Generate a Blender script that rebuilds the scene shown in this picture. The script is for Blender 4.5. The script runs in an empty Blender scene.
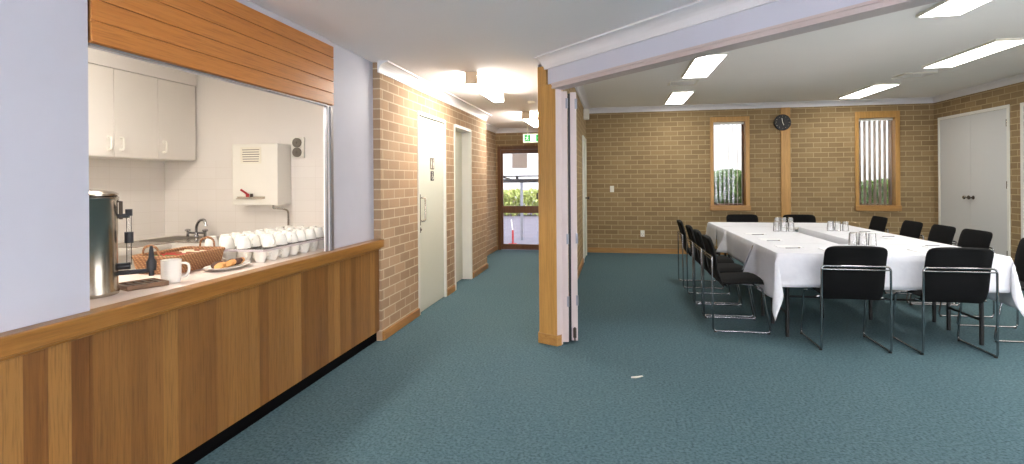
import bpy, math, random
from mathutils import Vector, Matrix
random.seed(7)
PI = math.pi
SC = bpy.context.scene
COL = SC.collection

# ------------------------------------------------------------------ materials
def srgb(r, g, b):
    def c(v):
        v /= 255.0
        return v / 12.92 if v <= 0.04045 else ((v + 0.055) / 1.055) ** 2.4
    return (c(r), c(g), c(b), 1.0)

class NT:
    def __init__(s, name):
        s.m = bpy.data.materials.new(name); s.m.use_nodes = True
        s.t = s.m.node_tree; s.t.nodes.clear()
        s.out = s.n('ShaderNodeOutputMaterial')
    def n(s, typ, **kw):
        nd = s.t.nodes.new(typ)
        for k, v in kw.items():
            if k.startswith('i_'):
                nd.inputs[k[2:].replace('_', ' ')].default_value = v
            else: setattr(nd, k, v)
        return nd
    def l(s, a, b): s.t.links.new(a, b)
    def math(s, op, a, b=None):
        nd = s.n('ShaderNodeMath', operation=op)
        for i, v in enumerate((a, b)):
            if v is None: continue
            if isinstance(v, (int, float)): nd.inputs[i].default_value = v
            else: s.l(v, nd.inputs[i])
        return nd.outputs[0]
    def mix(s, fac, a, b, blend='MIX'):
        nd = s.n('ShaderNodeMix', data_type='RGBA', blend_type=blend)
        for i, v in ((0, fac), (6, a), (7, b)):
            if isinstance(v, (int, float, tuple)): nd.inputs[i].default_value = v
            else: s.l(v, nd.inputs[i])
        return nd.outputs[2]
    def bsdf(s, **kw):
        b = s.n('ShaderNodeBsdfPrincipled')
        for k, v in kw.items(): b.inputs[k].default_value = v
        s.l(b.outputs[0], s.out.inputs[0]); s.b = b
        return b
    def bump(s, h, strength=.3, dist=.01):
        nd = s.n('ShaderNodeBump'); nd.inputs['Strength'].default_value = strength; nd.inputs['Distance'].default_value = dist
        s.l(h, nd.inputs['Height']); s.l(nd.outputs[0], s.b.inputs['Normal'])
    def pos(s, obj=False):
        return s.n('ShaderNodeTexCoord').outputs['Object'] if obj else s.n('ShaderNodeNewGeometry').outputs['Position']
    def sep(s, v):
        nd = s.n('ShaderNodeSeparateXYZ'); s.l(v, nd.inputs[0]); return nd.outputs
    def comb(s, *a):
        nd = s.n('ShaderNodeCombineXYZ')
        for i, v in enumerate(a):
            if isinstance(v, (int, float)): nd.inputs[i].default_value = v
            else: s.l(v, nd.inputs[i])
        return nd.outputs[0]
    def noise(s, vec, scale, detail=3, rough=.5):
        nd = s.n('ShaderNodeTexNoise'); nd.inputs['Scale'].default_value = scale
        nd.inputs['Detail'].default_value = detail; nd.inputs['Roughness'].default_value = rough
        s.l(vec, nd.inputs['Vector']); return nd.outputs['Fac']

def plain(name, col, rough=.5, metal=0.0, noise=0.04, nscale=6.0, **kw):
    """a painted / moulded surface with faint procedural tone variation"""
    t = NT(name); t.bsdf(Roughness=rough, Metallic=metal, **kw)
    f = t.noise(t.pos(True), nscale, 4)
    d = tuple(max(0, c * (1 - noise)) for c in col[:3]) + (1,)
    u = tuple(min(1, c * (1 + noise)) for c in col[:3]) + (1,)
    t.l(t.mix(f, d, u), t.b.inputs['Base Color'])
    return t.m

def emit(name, col, strength):
    t = NT(name)
    e = t.n('ShaderNodeEmission'); e.inputs[0].default_value = col; e.inputs[1].default_value = strength
    t.l(e.outputs[0], t.out.inputs[0]); return t.m

def brick(name, axis, c1, c2, mortar):
    t = NT(name); t.bsdf(Roughness=.85)
    p = t.pos(); x, y, z = t.sep(p)
    u = x if axis == 'x' else y
    v = t.comb(t.math('ADD', u, .07), z, 0.0)
    b = t.n('ShaderNodeTexBrick'); t.l(v, b.inputs['Vector'])
    b.offset = .5; b.squash = 1
    for k, val in (('Scale', 1.0), ('Brick Width', .24), ('Row Height', .0862), ('Mortar Size', .0065), ('Mortar Smooth', .25), ('Bias', 0.0)):
        b.inputs[k].default_value = val
    b.inputs['Color1'].default_value = c1; b.inputs['Color2'].default_value = c2; b.inputs['Mortar'].default_value = mortar
    n = t.noise(p, 55, 5, .7); n2 = t.noise(p, 2.2, 3)
    col = t.mix(t.math('MULTIPLY', n, .55), b.outputs['Color'], (c1[0]*.45, c1[1]*.45, c1[2]*.45, 1))
    col = t.mix(t.math('MULTIPLY', n2, .25), col, mortar)
    t.l(col, t.b.inputs['Base Color'])
    h = t.math('ADD', t.math('MULTIPLY', b.outputs['Fac'], -1.0), t.math('MULTIPLY', n, .35))
    t.bump(h, .5, .006)
    return t.m

def wood(name, base, dark, grain_axis, board=None, var=.35, scale=1.0, rough=.38, lite=None):
    """timber with grain along grain_axis; board=(axis, width) varies tone board by board"""
    t = NT(name); t.bsdf(Roughness=rough)
    p = t.pos(); xyz = list(t.sep(p))
    st = [30.0 * scale] * 3; st['xyz'.index(grain_axis)] = 1.3 * scale
    w = None
    if board:
        a = 'xyz'.index(board[0])
        k = t.math('FLOOR', t.math('DIVIDE', xyz[a], board[1]))
        wn = t.n('ShaderNodeTexWhiteNoise', noise_dimensions='1D'); t.l(k, wn.inputs['W']); w = wn.outputs['Value']
    vec = t.comb(*[t.math('MULTIPLY', xyz[i], st[i]) for i in range(3)])
    if w is not None:
        ad = t.n('ShaderNodeVectorMath', operation='ADD'); t.l(vec, ad.inputs[0])
        t.l(t.comb(t.math('MULTIPLY', w, 37.0), t.math('MULTIPLY', w, 11.0), t.math('MULTIPLY', w, 23.0)), ad.inputs[1]); vec = ad.outputs[0]
    g = t.noise(vec, 1.0, 6, .65)
    ramp = t.n('ShaderNodeMapRange'); ramp.inputs[1].default_value = .3; ramp.inputs[2].default_value = .72; t.l(g, ramp.inputs[0])
    col = t.mix(ramp.outputs[0], dark, base)
    if w is not None:
        col = t.mix(t.math('MULTIPLY', w, var), col, lite or dark)
    sc2 = t.n('ShaderNodeVectorMath', operation='SCALE'); sc2.inputs['Scale'].default_value = 4.5; t.l(vec, sc2.inputs[0])
    g2 = t.noise(sc2.outputs[0], 1.0, 3, .6)
    r2 = t.n('ShaderNodeMapRange'); r2.inputs[1].default_value = .48; r2.inputs[2].default_value = .7; r2.inputs[4].default_value = .45; t.l(g2, r2.inputs[0])
    col = t.mix(r2.outputs[0], col, tuple(c * .55 for c in dark[:3]) + (1,))
    t.l(col, t.b.inputs['Base Color']); t.bump(g, .06, .003)
    return t.m

M = {}
M['brick_c'] = brick('pinkish tan brick along corridor', 'y', srgb(186, 150, 116), srgb(152, 120, 92), srgb(222, 204, 172))
M['brick_y'] = brick('tan brick along room sides', 'y', srgb(160, 132, 92), srgb(130, 104, 70), srgb(196, 174, 132))
M['brick_x'] = brick('tan brick across room', 'x', srgb(160, 132, 92), srgb(130, 104, 70), srgb(196, 174, 132))
M['wall_lilac'] = plain('pale lilac grey wall paint', srgb(192, 192, 203), .55)
M['white_paint'] = plain('white ceiling paint', srgb(250, 245, 245), .8, noise=.015, nscale=2)
M['room_ceiling'] = plain('off white room ceiling paint', srgb(244, 242, 238), .8, noise=.02, nscale=2)
M['cornice'] = plain('white gloss cornice', srgb(232, 230, 232), .45, noise=.02)
M['beam_white'] = plain('white painted beam', srgb(206, 207, 219), .5, noise=.015)
M['trim_pink'] = plain('pale pinkish grey track paint', srgb(204, 188, 184), .45)
M['panel_grey'] = plain('pale warm grey laminate', srgb(200, 188, 188), .4)
M['dark'] = plain('black rubber', srgb(14, 14, 16), .5)
M['kick'] = plain('black kick laminate', srgb(5, 5, 6), .95, **{'Specular IOR Level': .1})
M['door_white'] = plain('pale cream green door paint', srgb(216, 218, 204), .4, noise=.015)
M['frame_white'] = plain('white door frame paint', srgb(226, 224, 214), .4, noise=.015)
M['cupb_door'] = plain('pale grey double door paint', srgb(206, 206, 204), .45, noise=.015)
M['kit_white'] = plain('kitchen white laminate', srgb(228, 222, 212), .35, noise=.015)
M['kit_wall'] = plain('kitchen wall paint', srgb(230, 224, 216), .6, noise=.015)
M['worktop'] = plain('pale speckled laminate worktop', srgb(226, 210, 200), .35, noise=.08, nscale=260)
M['porcelain'] = plain('white porcelain', srgb(240, 236, 226), .2, noise=.01)
M['steel'] = plain('brushed stainless steel', srgb(176, 168, 156), .22, 1.0, noise=.1, nscale=12)
M['chrome'] = plain('chrome', srgb(158, 158, 160), .12, 1.0, noise=.03)
M['alu'] = plain('aluminium channel', srgb(150, 150, 156), .4, .8)
M['black_plastic'] = plain('black plastic', srgb(24, 24, 30), .4)
M['dark_metal'] = plain('dark bronze metal', srgb(84, 74, 66), .4, .8)
M['red'] = plain('red plastic', srgb(178, 32, 36), .4)
M['paper'] = plain('printed paper', srgb(232, 226, 208), .8)
M['paper_white'] = plain('white note paper', srgb(240, 240, 242), .7, noise=.01)
M['ink'] = plain('grey print', srgb(120, 112, 100), .8)
M['white_plastic'] = plain('white plastic', srgb(234, 230, 218), .4, noise=.02)
M['wood_trim'] = wood('honey timber trim', srgb(200, 154, 86), srgb(174, 128, 66), 'z', scale=1)
M['wood_trim_x'] = wood('honey timber rail', srgb(188, 142, 80), srgb(160, 114, 60), 'x')
M['wood_trim_y'] = wood('honey timber rail along corridor', srgb(184, 134, 70), srgb(156, 106, 50), 'y')
M['wood_header'] = wood('amber timber lining boards', srgb(200, 132, 66), srgb(182, 114, 52), 'y', ('z', .0866), .25, rough=.35)
M['wood_clad'] = wood('brown timber cladding', srgb(130, 86, 41), srgb(98, 60, 27), 'z', ('y', .083), .8, rough=.33, lite=srgb(168, 123, 66))
M['wood_ledge'] = wood('gold brown timber ledge', srgb(160, 113, 54), srgb(136, 90, 38), 'y', rough=.3)
M['wood_dark'] = wood('dark brown stained door frame', srgb(116, 76, 40), srgb(88, 54, 28), 'z')
M['fabric_black'] = plain('black upholstery', srgb(10, 10, 11), .9, noise=.25, nscale=90, **{'Specular IOR Level': .25})
M['fabric_dark'] = plain('charcoal upholstery', srgb(58, 56, 58), .8, noise=.15, nscale=90)
M['leaf'] = plain('green hedge leaves', srgb(92, 130, 44), .5, noise=.5, nscale=5)
M['leaf_pale'] = plain('pale shrub leaves', srgb(168, 176, 98), .5, noise=.4, nscale=5)
M['outside_white'] = plain('sunlit white render', srgb(236, 232, 228), .8)
M['paving'] = plain('pale mauve paving', srgb(96, 90, 102), .8, noise=.25, nscale=3)
M['trouble'] = plain('biscuit', srgb(196, 142, 84), .8, noise=.2, nscale=40)
M['choc'] = plain('chocolate biscuit', srgb(74, 44, 28), .7, noise=.3, nscale=40)
M['drip'] = plain('brown drip tray', srgb(120, 92, 68), .5)
M['kfloor'] = plain('grey vinyl', srgb(150, 146, 140), .5)
M['sign_green'] = emit('lit green exit panel', srgb(22, 150, 54), 1.0)
M['sign_white'] = emit('lit white exit panel', srgb(214, 250, 206), 1.15)
M['hall_lamp'] = emit('hall fluorescent diffuser', (1, .96, .90, 1), 27.0)
M['room_lamp'] = emit('room fluorescent diffuser', (1, .965, .90, 1), 10.0)
M['kit_lamp'] = emit('kitchen fluorescent diffuser', (1, .94, .87, 1), 32.0)
M['endcap'] = plain('cream lamp end cap', srgb(224, 200, 166), .5)

def mk_carpet():
    t = NT('teal loop carpet'); t.bsdf(Roughness=.95)
    p = t.pos()
    n1 = t.noise(p, 62, 2, .6); n2 = t.noise(p, 15, 4, .6); n3 = t.noise(p, 1.1, 3)
    r1 = t.n('ShaderNodeMapRange'); r1.inputs[1].default_value = .34; r1.inputs[2].default_value = .62; t.l(n1, r1.inputs[0])
    col = t.mix(r1.outputs[0], srgb(40, 70, 79), srgb(84, 114, 123))
    r = t.n('ShaderNodeMapRange'); r.inputs[1].default_value = .42; r.inputs[2].default_value = .64; t.l(n2, r.inputs[0])
    col = t.mix(t.math('MULTIPLY', r.outputs[0], .35), col, srgb(56, 90, 98))
    col = t.mix(t.math('MULTIPLY', n3, .25), col, srgb(96, 116, 114))
    t.l(col, t.b.inputs['Base Color']); t.bump(n1, .5, .006)
    return t.m
M['carpet'] = mk_carpet()

def mk_tiles(axis):
    t = NT('white wall tiles ' + axis); t.bsdf(Roughness=.22)
    x, y, z = t.sep(t.pos())
    b = t.n('ShaderNodeTexBrick'); t.l(t.comb(x if axis == 'x' else y, z, 0.0), b.inputs['Vector']); b.offset = 0
    for k, val in (('Scale', 1.0), ('Brick Width', .2), ('Row Height', .1), ('Mortar Size', .0014), ('Mortar Smooth', .3)): b.inputs[k].default_value = val
    b.inputs['Color1'].default_value = srgb(236, 230, 222); b.inputs['Color2'].default_value = srgb(234, 228, 219); b.inputs['Mortar'].default_value = srgb(224, 216, 206)
    t.l(b.outputs['Color'], t.b.inputs['Base Color']); return t.m
M['tile_x'] = mk_tiles('x'); M['tile_y'] = mk_tiles('y')

def mk_cloth():
    t = NT('white damask tablecloth'); t.bsdf(Roughness=.75)
    p = t.pos(); n = t.noise(p, 22, 4, .6)
    t.l(t.mix(n, srgb(214, 214, 220), srgb(230, 230, 234)), t.b.inputs['Base Color'])
    t.bump(t.noise(p, 9, 3), .25, .02); return t.m
M['cloth'] = mk_cloth()

def mk_glass(name, tint=(1, 1, 1, 1), refl=.06, milky=0):
    t = NT(name)
    a = t.n('ShaderNodeBsdfTransparent'); a.inputs[0].default_value = tint
    g = t.n('ShaderNodeBsdfGlossy'); g.inputs['Roughness'].default_value = .03
    fr = t.n('ShaderNodeFresnel'); fr.inputs[0].default_value = 1.35
    mx = t.n('ShaderNodeMixShader'); t.l(t.math('ADD', fr.outputs[0], refl - .02), mx.inputs[0])
    if milky:
        d = t.n('ShaderNodeBsdfDiffuse'); m2 = t.n('ShaderNodeMixShader'); m2.inputs[0].default_value = milky
        d.inputs[0].default_value = (.95, .95, .95, 1); t.l(a.outputs[0], m2.inputs[1]); t.l(d.outputs[0], m2.inputs[2]); a = m2
    t.l(a.outputs[0], mx.inputs[1]); t.l(g.outputs[0], mx.inputs[2]); t.l(mx.outputs[0], t.out.inputs[0]); return t.m
M['pane'] = mk_glass('window glass')
M['tumbler'] = mk_glass('tumbler glass', (.98, .98, .98, 1), .06, .26)
M['acrylic'] = mk_glass('clear acrylic tray', (.96, .95, .93, 1), .08)

def mk_blind():
    t = NT('translucent blind fabric'); p = t.pos()
    d = t.n('ShaderNodeBsdfDiffuse'); tr = t.n('ShaderNodeBsdfTranslucent')
    c = t.mix(t.noise(p, 60, 2), srgb(226, 216, 208), srgb(238, 230, 222))
    t.l(c, d.inputs[0]); t.l(c, tr.inputs[0])
    mx = t.n('ShaderNodeMixShader'); mx.inputs[0].default_value = .72
    t.l(d.outputs[0], mx.inputs[1]); t.l(tr.outputs[0], mx.inputs[2]); t.l(mx.outputs[0], t.out.inputs[0]); return t.m
M['blind'] = mk_blind()

def mk_wicker():
    t = NT('woven wicker'); t.bsdf(Roughness=.6)
    p = t.pos(True)
    w = t.n('ShaderNodeTexWave', wave_type='BANDS', bands_direction='Z'); w.inputs['Scale'].default_value = 40; w.inputs['Distortion'].default_value = 3; w.inputs['Detail'].default_value = 2
    t.l(p, w.inputs['Vector']); n = t.noise(p, 90, 3)
    w2 = t.n('ShaderNodeTexWave', wave_type='BANDS', bands_direction='DIAGONAL'); w2.inputs['Scale'].default_value = 26; w2.inputs['Distortion'].default_value = 2
    t.l(p, w2.inputs['Vector']); wv = t.math('MULTIPLY', w.outputs['Fac'], w2.outputs['Fac'])
    col = t.mix(wv, srgb(112, 66, 36), srgb(206, 156, 106)); col = t.mix(t.math('MULTIPLY', n, .5), col, srgb(196, 150, 106))
    t.l(col, t.b.inputs['Base Color']); t.bump(wv, .6, .005); return t.m
M['wicker'] = mk_wicker()

# ------------------------------------------------------------------ mesh helpers
class MB:
    def __init__(s): s.v = []; s.f = []; s.sm = []
    def add(s, vs, fs, smooth=False, mat=None):
        o = len(s.v)
        s.v += [tuple(mat @ Vector(v)) if mat else tuple(v) for v in vs]
        for f in fs: s.f.append([i + o for i in f]); s.sm.append(smooth)
        return s
    def box(s, x0, x1, y0, y1, z0, z1, mat=None):
        vs = [(x, y, z) for z in (z0, z1) for y in (y0, y1) for x in (x0, x1)]
        return s.add(vs, [(0, 2, 3, 1), (4, 5, 7, 6), (0, 1, 5, 4), (2, 6, 7, 3), (0, 4, 6, 2), (1, 3, 7, 5)], False, mat)
    def prism(s, poly, z0, z1, mat=None):
        n = len(poly)
        a = sum(poly[i][0] * poly[(i + 1) % n][1] - poly[(i + 1) % n][0] * poly[i][1] for i in range(n))
        if a < 0: poly = poly[::-1]
        vs = [(p[0], p[1], z0) for p in poly] + [(p[0], p[1], z1) for p in poly]
        return s.add(vs, [list(range(n))[::-1], list(range(n, 2 * n))] + [(i, (i + 1) % n, (i + 1) % n + n, i + n) for i in range(n)], False, mat)
    def lathe(s, prof, c=(0, 0, 0), n=24, mat=None, smooth=True):
        """prof: (radius, z) from bottom to top"""
        vs = []; fs = []
        for r, z in prof:
            for k in range(n):
                a = 2 * PI * k / n; vs.append((c[0] + r * math.cos(a), c[1] + r * math.sin(a), c[2] + z))
        for i in range(len(prof) - 1):
            for k in range(n):
                k2 = (k + 1) % n; fs.append((i * n + k, i * n + k2, (i + 1) * n + k2, (i + 1) * n + k))
        fs.append(list(range(n))[::-1]); m = (len(prof) - 1) * n; fs.append([m + k for k in range(n)])
        return s.add(vs, fs, smooth, mat)
    def tube(s, pts, r, n=8, fillet=0.0, closed=False, mat=None):
        P = [Vector(p) for p in pts]
        if fillet:
            Q = []
            for i, p in enumerate(P):
                if not closed and i in (0, len(P) - 1): Q.append(p); continue
                a, b = P[i - 1], P[(i + 1) % len(P)]
                d1, d2 = (a - p), (b - p); f = min(fillet, d1.length * .45, d2.length * .45)
                p1, p2 = p + d1.normalized() * f, p + d2.normalized() * f
                for k in range(6):
                    u = k / 5; Q.append(p1 * (1 - u) ** 2 + p * 2 * u * (1 - u) + p2 * u * u)
            P = Q
        N = len(P); vs = []; fs = []
        t0 = (P[1] - P[0]).normalized()
        up = Vector((0, 0, 1)) if abs(t0.z) < .9 else Vector((1, 0, 0))
        nrm = (up - t0 * up.dot(t0)).normalized()
        for i in range(N):
            if closed: t = (P[(i + 1) % N] - P[i - 1]).normalized()
            else: t = (P[min(i + 1, N - 1)] - P[max(i - 1, 0)]).normalized()
            nrm = (nrm - t * nrm.dot(t)).normalized(); bi = t.cross(nrm)
            for k in range(n):
                a = 2 * PI * k / n; vs.append(P[i] + (nrm * math.cos(a) + bi * math.sin(a)) * r)
        rng = N if closed else N - 1
        for i in range(rng):
            for k in range(n):
                k2 = (k + 1) % n; j = (i + 1) % N
                fs.append((i * n + k, i * n + k2, j * n + k2, j * n + k))
        if not closed: fs.append(list(range(n))[::-1]); fs.append([(N - 1) * n + k for k in range(n)])
        return s.add(vs, fs, True, mat)
    def grid(s, P, smooth=True):
        """P: rows of points"""
        R, C_ = len(P), len(P[0]); vs = [p for row in P for p in row]
        return s.add(vs, [(i * C_ + j, i * C_ + j + 1, (i + 1) * C_ + j + 1, (i + 1) * C_ + j) for i in range(R - 1) for j in range(C_ - 1)], smooth)
    def build(s, name, mat, parent=None, bevel=0, seg=2, loc=None):
        me = bpy.data.meshes.new(name); me.from_pydata(s.v, [], s.f); me.update()
        me.polygons.foreach_set('use_smooth', s.sm)
        if any(s.sm): me.set_sharp_from_angle(angle=math.radians(50))
        o = bpy.data.objects.new(name, me); COL.objects.link(o)
        me.materials.append(M[mat] if isinstance(mat, str) else mat)
        if parent: o.parent = parent
        if loc: o.location = loc
        if bevel:
            b = o.modifiers.new('bevel', 'BEVEL'); b.width = bevel; b.segments = seg; b.limit_method = 'ANGLE'
        return o

def tag(o, label=None, cat=None, group=None, kind=None):
    if label: o['label'] = label
    if cat: o['category'] = cat
    if group: o['group'] = group
    if kind: o['kind'] = kind
    return o
def thing(name, label, cat, loc=(0, 0, 0), rz=0.0, group=None, kind=None):
    o = bpy.data.objects.new(name, None); COL.objects.link(o); o.empty_display_size = .1
    o.location = loc; o.rotation_euler = (0, 0, rz)
    return tag(o, label, cat, group, kind)
def dup(root, loc=None, rz=None, label=None, group=None):
    def cp(o, parent):
        c = o.copy(); COL.objects.link(c)
        if parent: c.parent = parent
        for ch in list(o.children): cp(ch, c)
        return c
    r = cp(root, None)
    if loc is not None: r.location = loc
    if rz is not None: r.rotation_euler = (0, 0, rz)
    if label: r['label'] = label
    if group: r['group'] = group
    return r
def struct(name, mb, mat, label, cat, parent=None, bevel=0):
    o = mb.build(name, mat, parent, bevel); return tag(o, label, cat, kind='structure')

def wall_boxes(axis, c0, c1, a0, a1, z0, z1, holes):
    """axis 'x': the wall runs along x with y in c0..c1; holes: (a0,a1,z0,z1)"""
    m = MB(); A = sorted({a0, a1, *[h[0] for h in holes], *[h[1] for h in holes]}); Z = sorted({z0, z1, *[h[2] for h in holes], *[h[3] for h in holes]})
    for i in range(len(A) - 1):
        for j in range(len(Z) - 1):
            ca, cz = (A[i] + A[i + 1]) / 2, (Z[j] + Z[j + 1]) / 2
            if any(h[0] < ca < h[1] and h[2] < cz < h[3] for h in holes): continue
            if axis == 'x': m.box(A[i], A[i + 1], c0, c1, Z[j], Z[j + 1])
            else: m.box(c0, c1, A[i], A[i + 1], Z[j], Z[j + 1])
    return m

def cornice(name, p0, p1, nrm, ztop, size, label, m0=0.0, m1=0.0):
    """cove moulding from p0 to p1 (xy on the wall face), projecting along nrm; m0/m1 mitre slopes"""
    p0, p1, n = Vector(p0), Vector(p1), Vector(nrm).normalized(); d = (p1 - p0).normalized()
    prof = [(0, -size), (.012, -size), (.012, -size + .01)]
    for k in range(7):
        a = k / 6 * PI / 2
        prof.append((.012 + (size - .024) * (1 - math.cos(a)), -size + .01 + (size - .022) * math.sin(a)))
    prof += [(size, -.012), (size, 0), (0, 0)]
    rows = []
    for p, m in ((p0, m0), (p1, m1)):
        rows.append([(p.x + n.x * o + d.x * m * o, p.y + n.y * o + d.y * m * o, ztop + z) for o, z in prof])
    mb = MB(); k = len(prof)
    mb.add(rows[0] + rows[1], [(i, (i + 1) % k, (i + 1) % k + k, i + k) for i in range(k)] + [list(range(k))[::-1], list(range(k, 2 * k))])
    return struct(name, mb, 'cornice', label, 'cornice')

# ------------------------------------------------------------------ key dimensions (metres; y runs down the corridor, x to the right)
XS = -2.0          # servery wall face
XB = -1.965        # corridor brick face
XR = 5.273         # meeting room right wall
YB = 10.25         # meeting room back wall
ZH, ZM, ZK = 2.38, 2.70, 2.36
BP = Vector((-.519, 4.426)); BD = Vector((.688, -.726)).normalized(); BN = Vector((-BD.y, BD.x))  # beam line; BN points into the meeting room
if BN.x < 0: BN = -BN
BL = 8.42
def bpt(t, o): p = BP + BD * t + BN * o; return (p.x, p.y)

# ------------------------------------------------------------------ setting
struct('floor', MB().prism([(-2.5, -3.2), (5.5, -3.2), (5.5, 10.45), (-2.5, 10.45), (-2.5, 4.4), (-2.04, 4.4), (-2.04, -3.2)], -.1, 0), 'carpet', 'teal loop pile carpet across hall, corridor and meeting room', 'floor')
struct('floor_kitchen', MB().box(-4.3, -2.05, .9, 4.4, -.1, 0), 'kfloor', 'grey kitchen floor behind the servery counter', 'floor')
hall = [(-2.1, -3.2), (5.45, -3.2), (5.45, -1.75), bpt(BL, 0), bpt(0, 0), (-.48, 4.46), (-.48, 4.8), (-.6, 4.8), (-.6, 10.45), (-2.5, 10.45), (-2.5, 4.4), (-2.1, 4.4)]
struct('ceiling', MB().prism(hall, ZH, ZH + .1), 'white_paint', 'white hall and corridor ceiling', 'ceiling')
meet = [bpt(0, .1), bpt(BL, .1), (5.45, -1.6), (5.45, 10.45), (-.6, 10.45), (-.6, 4.6), (-.5, 4.5)]
struct('ceiling_meeting_room', MB().prism(meet, ZM, ZM + .1), 'room_ceiling', 'off white meeting room ceiling with recessed lights', 'ceiling')
struct('ceiling_kitchen', MB().box(-4.3, -2.06, .9, 4.45, ZK, ZK + .1), 'kit_wall', 'cream kitchen ceiling behind the servery hatch', 'ceiling')

# servery wall
struct('wall_servery', MB().box(XS - .06, XS, -3.2, 1.747, .869, ZH), 'wall_lilac', 'pale lilac wall left of the servery hatch', 'wall')
struct('wall_servery_end', MB().box(XS - .045, XS - .03, 3.584, 4.34, .869, ZH), 'wall_lilac', 'pale lilac wall strip between hatch and brick corridor wall', 'wall')
struct('wall_servery_lintel', MB().box(XS - .06, XS - .012, 1.747, 3.584, 1.905, ZH), 'wall_lilac', 'lintel wall behind the timber boards over the hatch', 'wall')
hb = MB(); hh = (2.336 - 1.909) / 5
for k in range(5):
    z = 1.909 + k * hh
    hb.box(XS - .012, XS + .016, 1.75, 3.584, z + .0025, z + hh - .0025)
hb.box(XS - .012, XS + .008, 1.75, 3.58, 1.909, 2.336)
struct('trim_1', hb, 'wood_header', 'amber horizontal timber boards over the servery hatch', 'timber lining', bevel=.002)
struct('trim_2', MB().box(XS - .012, XS + .010, 1.75, 3.51, 1.898, 1.905), 'alu', 'slim grey shutter track along bottom of hatch boards', 'track')
struct('trim_3', MB().box(XS - .012, XS + .004, 3.5, 3.515, .869, 1.905).box(XS - .03, XS + .008, 3.55, 3.586, .869, 1.9), 'alu', 'grey aluminium jamb channel at right of hatch', 'jamb')
struct('trim_4', MB().box(XS - .03, XS - .004, 3.515, 3.584, .869, 1.905), 'white_paint', 'white hatch jamb beside the aluminium channel', 'jamb')

# kitchen shell
struct('wall_kitchen_end', MB().box(-4.3, -2.06, 4.37, 4.45, 1.565, ZK), 'kit_wall', 'white painted kitchen wall above the tiles', 'wall')
struct('wall_kitchen_end_tiled', MB().box(-4.3, -2.06, 4.365, 4.45, 0, 1.565), 'tile_x', 'white tiled kitchen splashback wall behind the boiler', 'wall')
struct('wall_kitchen_back', MB().box(-4.3, -4.15, .9, 4.37, 1.565, ZK), 'kit_wall', 'white kitchen wall behind the overhead cupboards', 'wall')
struct('wall_kitchen_back_tiled', MB().box(-4.3, -4.145, .9, 4.37, 0, 1.565), 'tile_y', 'white tiled kitchen wall under the overhead cupboards', 'wall')
struct('wall_kitchen_near', MB().box(-4.3, -2.06, .8, .9, 0, ZK), 'kit_wall', 'kitchen wall at the urn end', 'wall')

# corridor walls
D1 = (5.20, 6.11, 2.075); D2 = (6.465, 7.27, 2.07)
struct('wall_left', wall_boxes('y', XB - .2, XB, 4.32, 8.19, 0, ZH, [(D1[0], D1[1], -1, D1[2]), (D2[0], D2[1], -1, D2[2])]), 'brick_c', 'tan brick left wall of the corridor with two doors', 'wall')
struct('wall_left_recess', MB().box(-2.5, -2.3, 8.19, 10.4, 0, ZH).box(-2.5, XB - .2, 8.0, 8.19, 0, ZH), 'brick_c', 'recessed tan brick wall beyond the corridor doors', 'wall')
struct('wall_corridor_end', wall_boxes('x', 10.4, 10.55, -2.5, -.5, 0, ZH, [(-2.265, -1.345, -1, 2.034)]), 'brick_x', 'tan brick end wall around the glazed exit door', 'wall')
struct('wall_partition', MB().box(-.65, -.525, 4.72, 10.4, 0, ZM), 'brick_y', 'tan brick wall between corridor and meeting room', 'wall')
W1 = (1.746, 2.295, .887, 2.391); W2 = (4.119, 4.690, .887, 2.391)
struct('wall_back', wall_boxes('x', YB, YB + .2, -.65, 5.45, 0, ZM, [W1, W2]), 'brick_x', 'tan brick back wall of the meeting room with two narrow windows', 'wall')
WR = (1.6, 4.6, .5, 2.3)  # unseen window opening, added to lift the meeting room ceiling
struct('wall_right', wall_boxes('y', XR, XR + .18, -3.2, YB, 0, ZM, [WR]), 'brick_y', 'tan brick right wall of the meeting room', 'wall')
tag(MB().box(XR + .12, XR + .13, WR[0], WR[1], WR[2], WR[3]).build('window_5', 'pane'), 'wide meeting room window in the right wall outside the photo', 'window', kind='structure')
RW = [(-1.8, 1.3, .3, 2.3), (1.8, 4.9, .3, 2.3)]  # unseen window openings added to light the hall from behind the viewer
struct('wall_rear', wall_boxes('x', -3.2, -3.05, -2.1, 5.45, 0, ZM, RW), 'wall_lilac', 'hall wall behind the viewer with wide windows', 'wall')
for i, w in enumerate(RW):
    wr = tag(MB().box(w[0], w[1], -3.14, -3.13, w[2], w[3]).build('window_%d' % (i + 3), 'pane'), 'wide hall window behind the viewer', 'window', kind='structure')

# baseboards and cornices
for n, b, l in (('baseboard_left', (XB - .01, XB + .018, 4.332, D1[0] - .005), 'timber baseboard at near end of brick corridor wall'),
                ('baseboard_left_middle', (XB - .01, XB + .018, D1[1] + .03, D2[0] - .04), 'timber baseboard between the two corridor doors'),
                ('baseboard_left_far', (XB - .01, XB + .018, D2[1] + .04, 8.2), 'timber baseboard past the second corridor door'),
                ('baseboard_recess', (-2.31, -2.282, 8.2, 10.395), 'timber baseboard of the recessed wall by the exit door'),
                ('baseboard_partition', (-.535, -.507, 5.45, 8.88), 'timber baseboard on the meeting room side wall'),
                ('baseboard_right', (XR - .018, XR + .01, -1.5, 7.2), 'timber baseboard of the right brick wall')):
    struct(n, MB().box(*b, 0, .075 if 'left' in n else .085), 'wood_trim_y', l, 'baseboard', bevel=.004)
struct('baseboard_back', MB().box(-.5, 5.25, YB - .018, YB + .01, 0, .095), 'wood_trim_x', 'timber baseboard along the meeting room back wall', 'baseboard', bevel=.004)
cornice('trim_5', (XB, 4.27), (XB, 8.19), (1, 0), ZH, .095, 'white cove cornice over the corridor doors', 0, 0)
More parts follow.
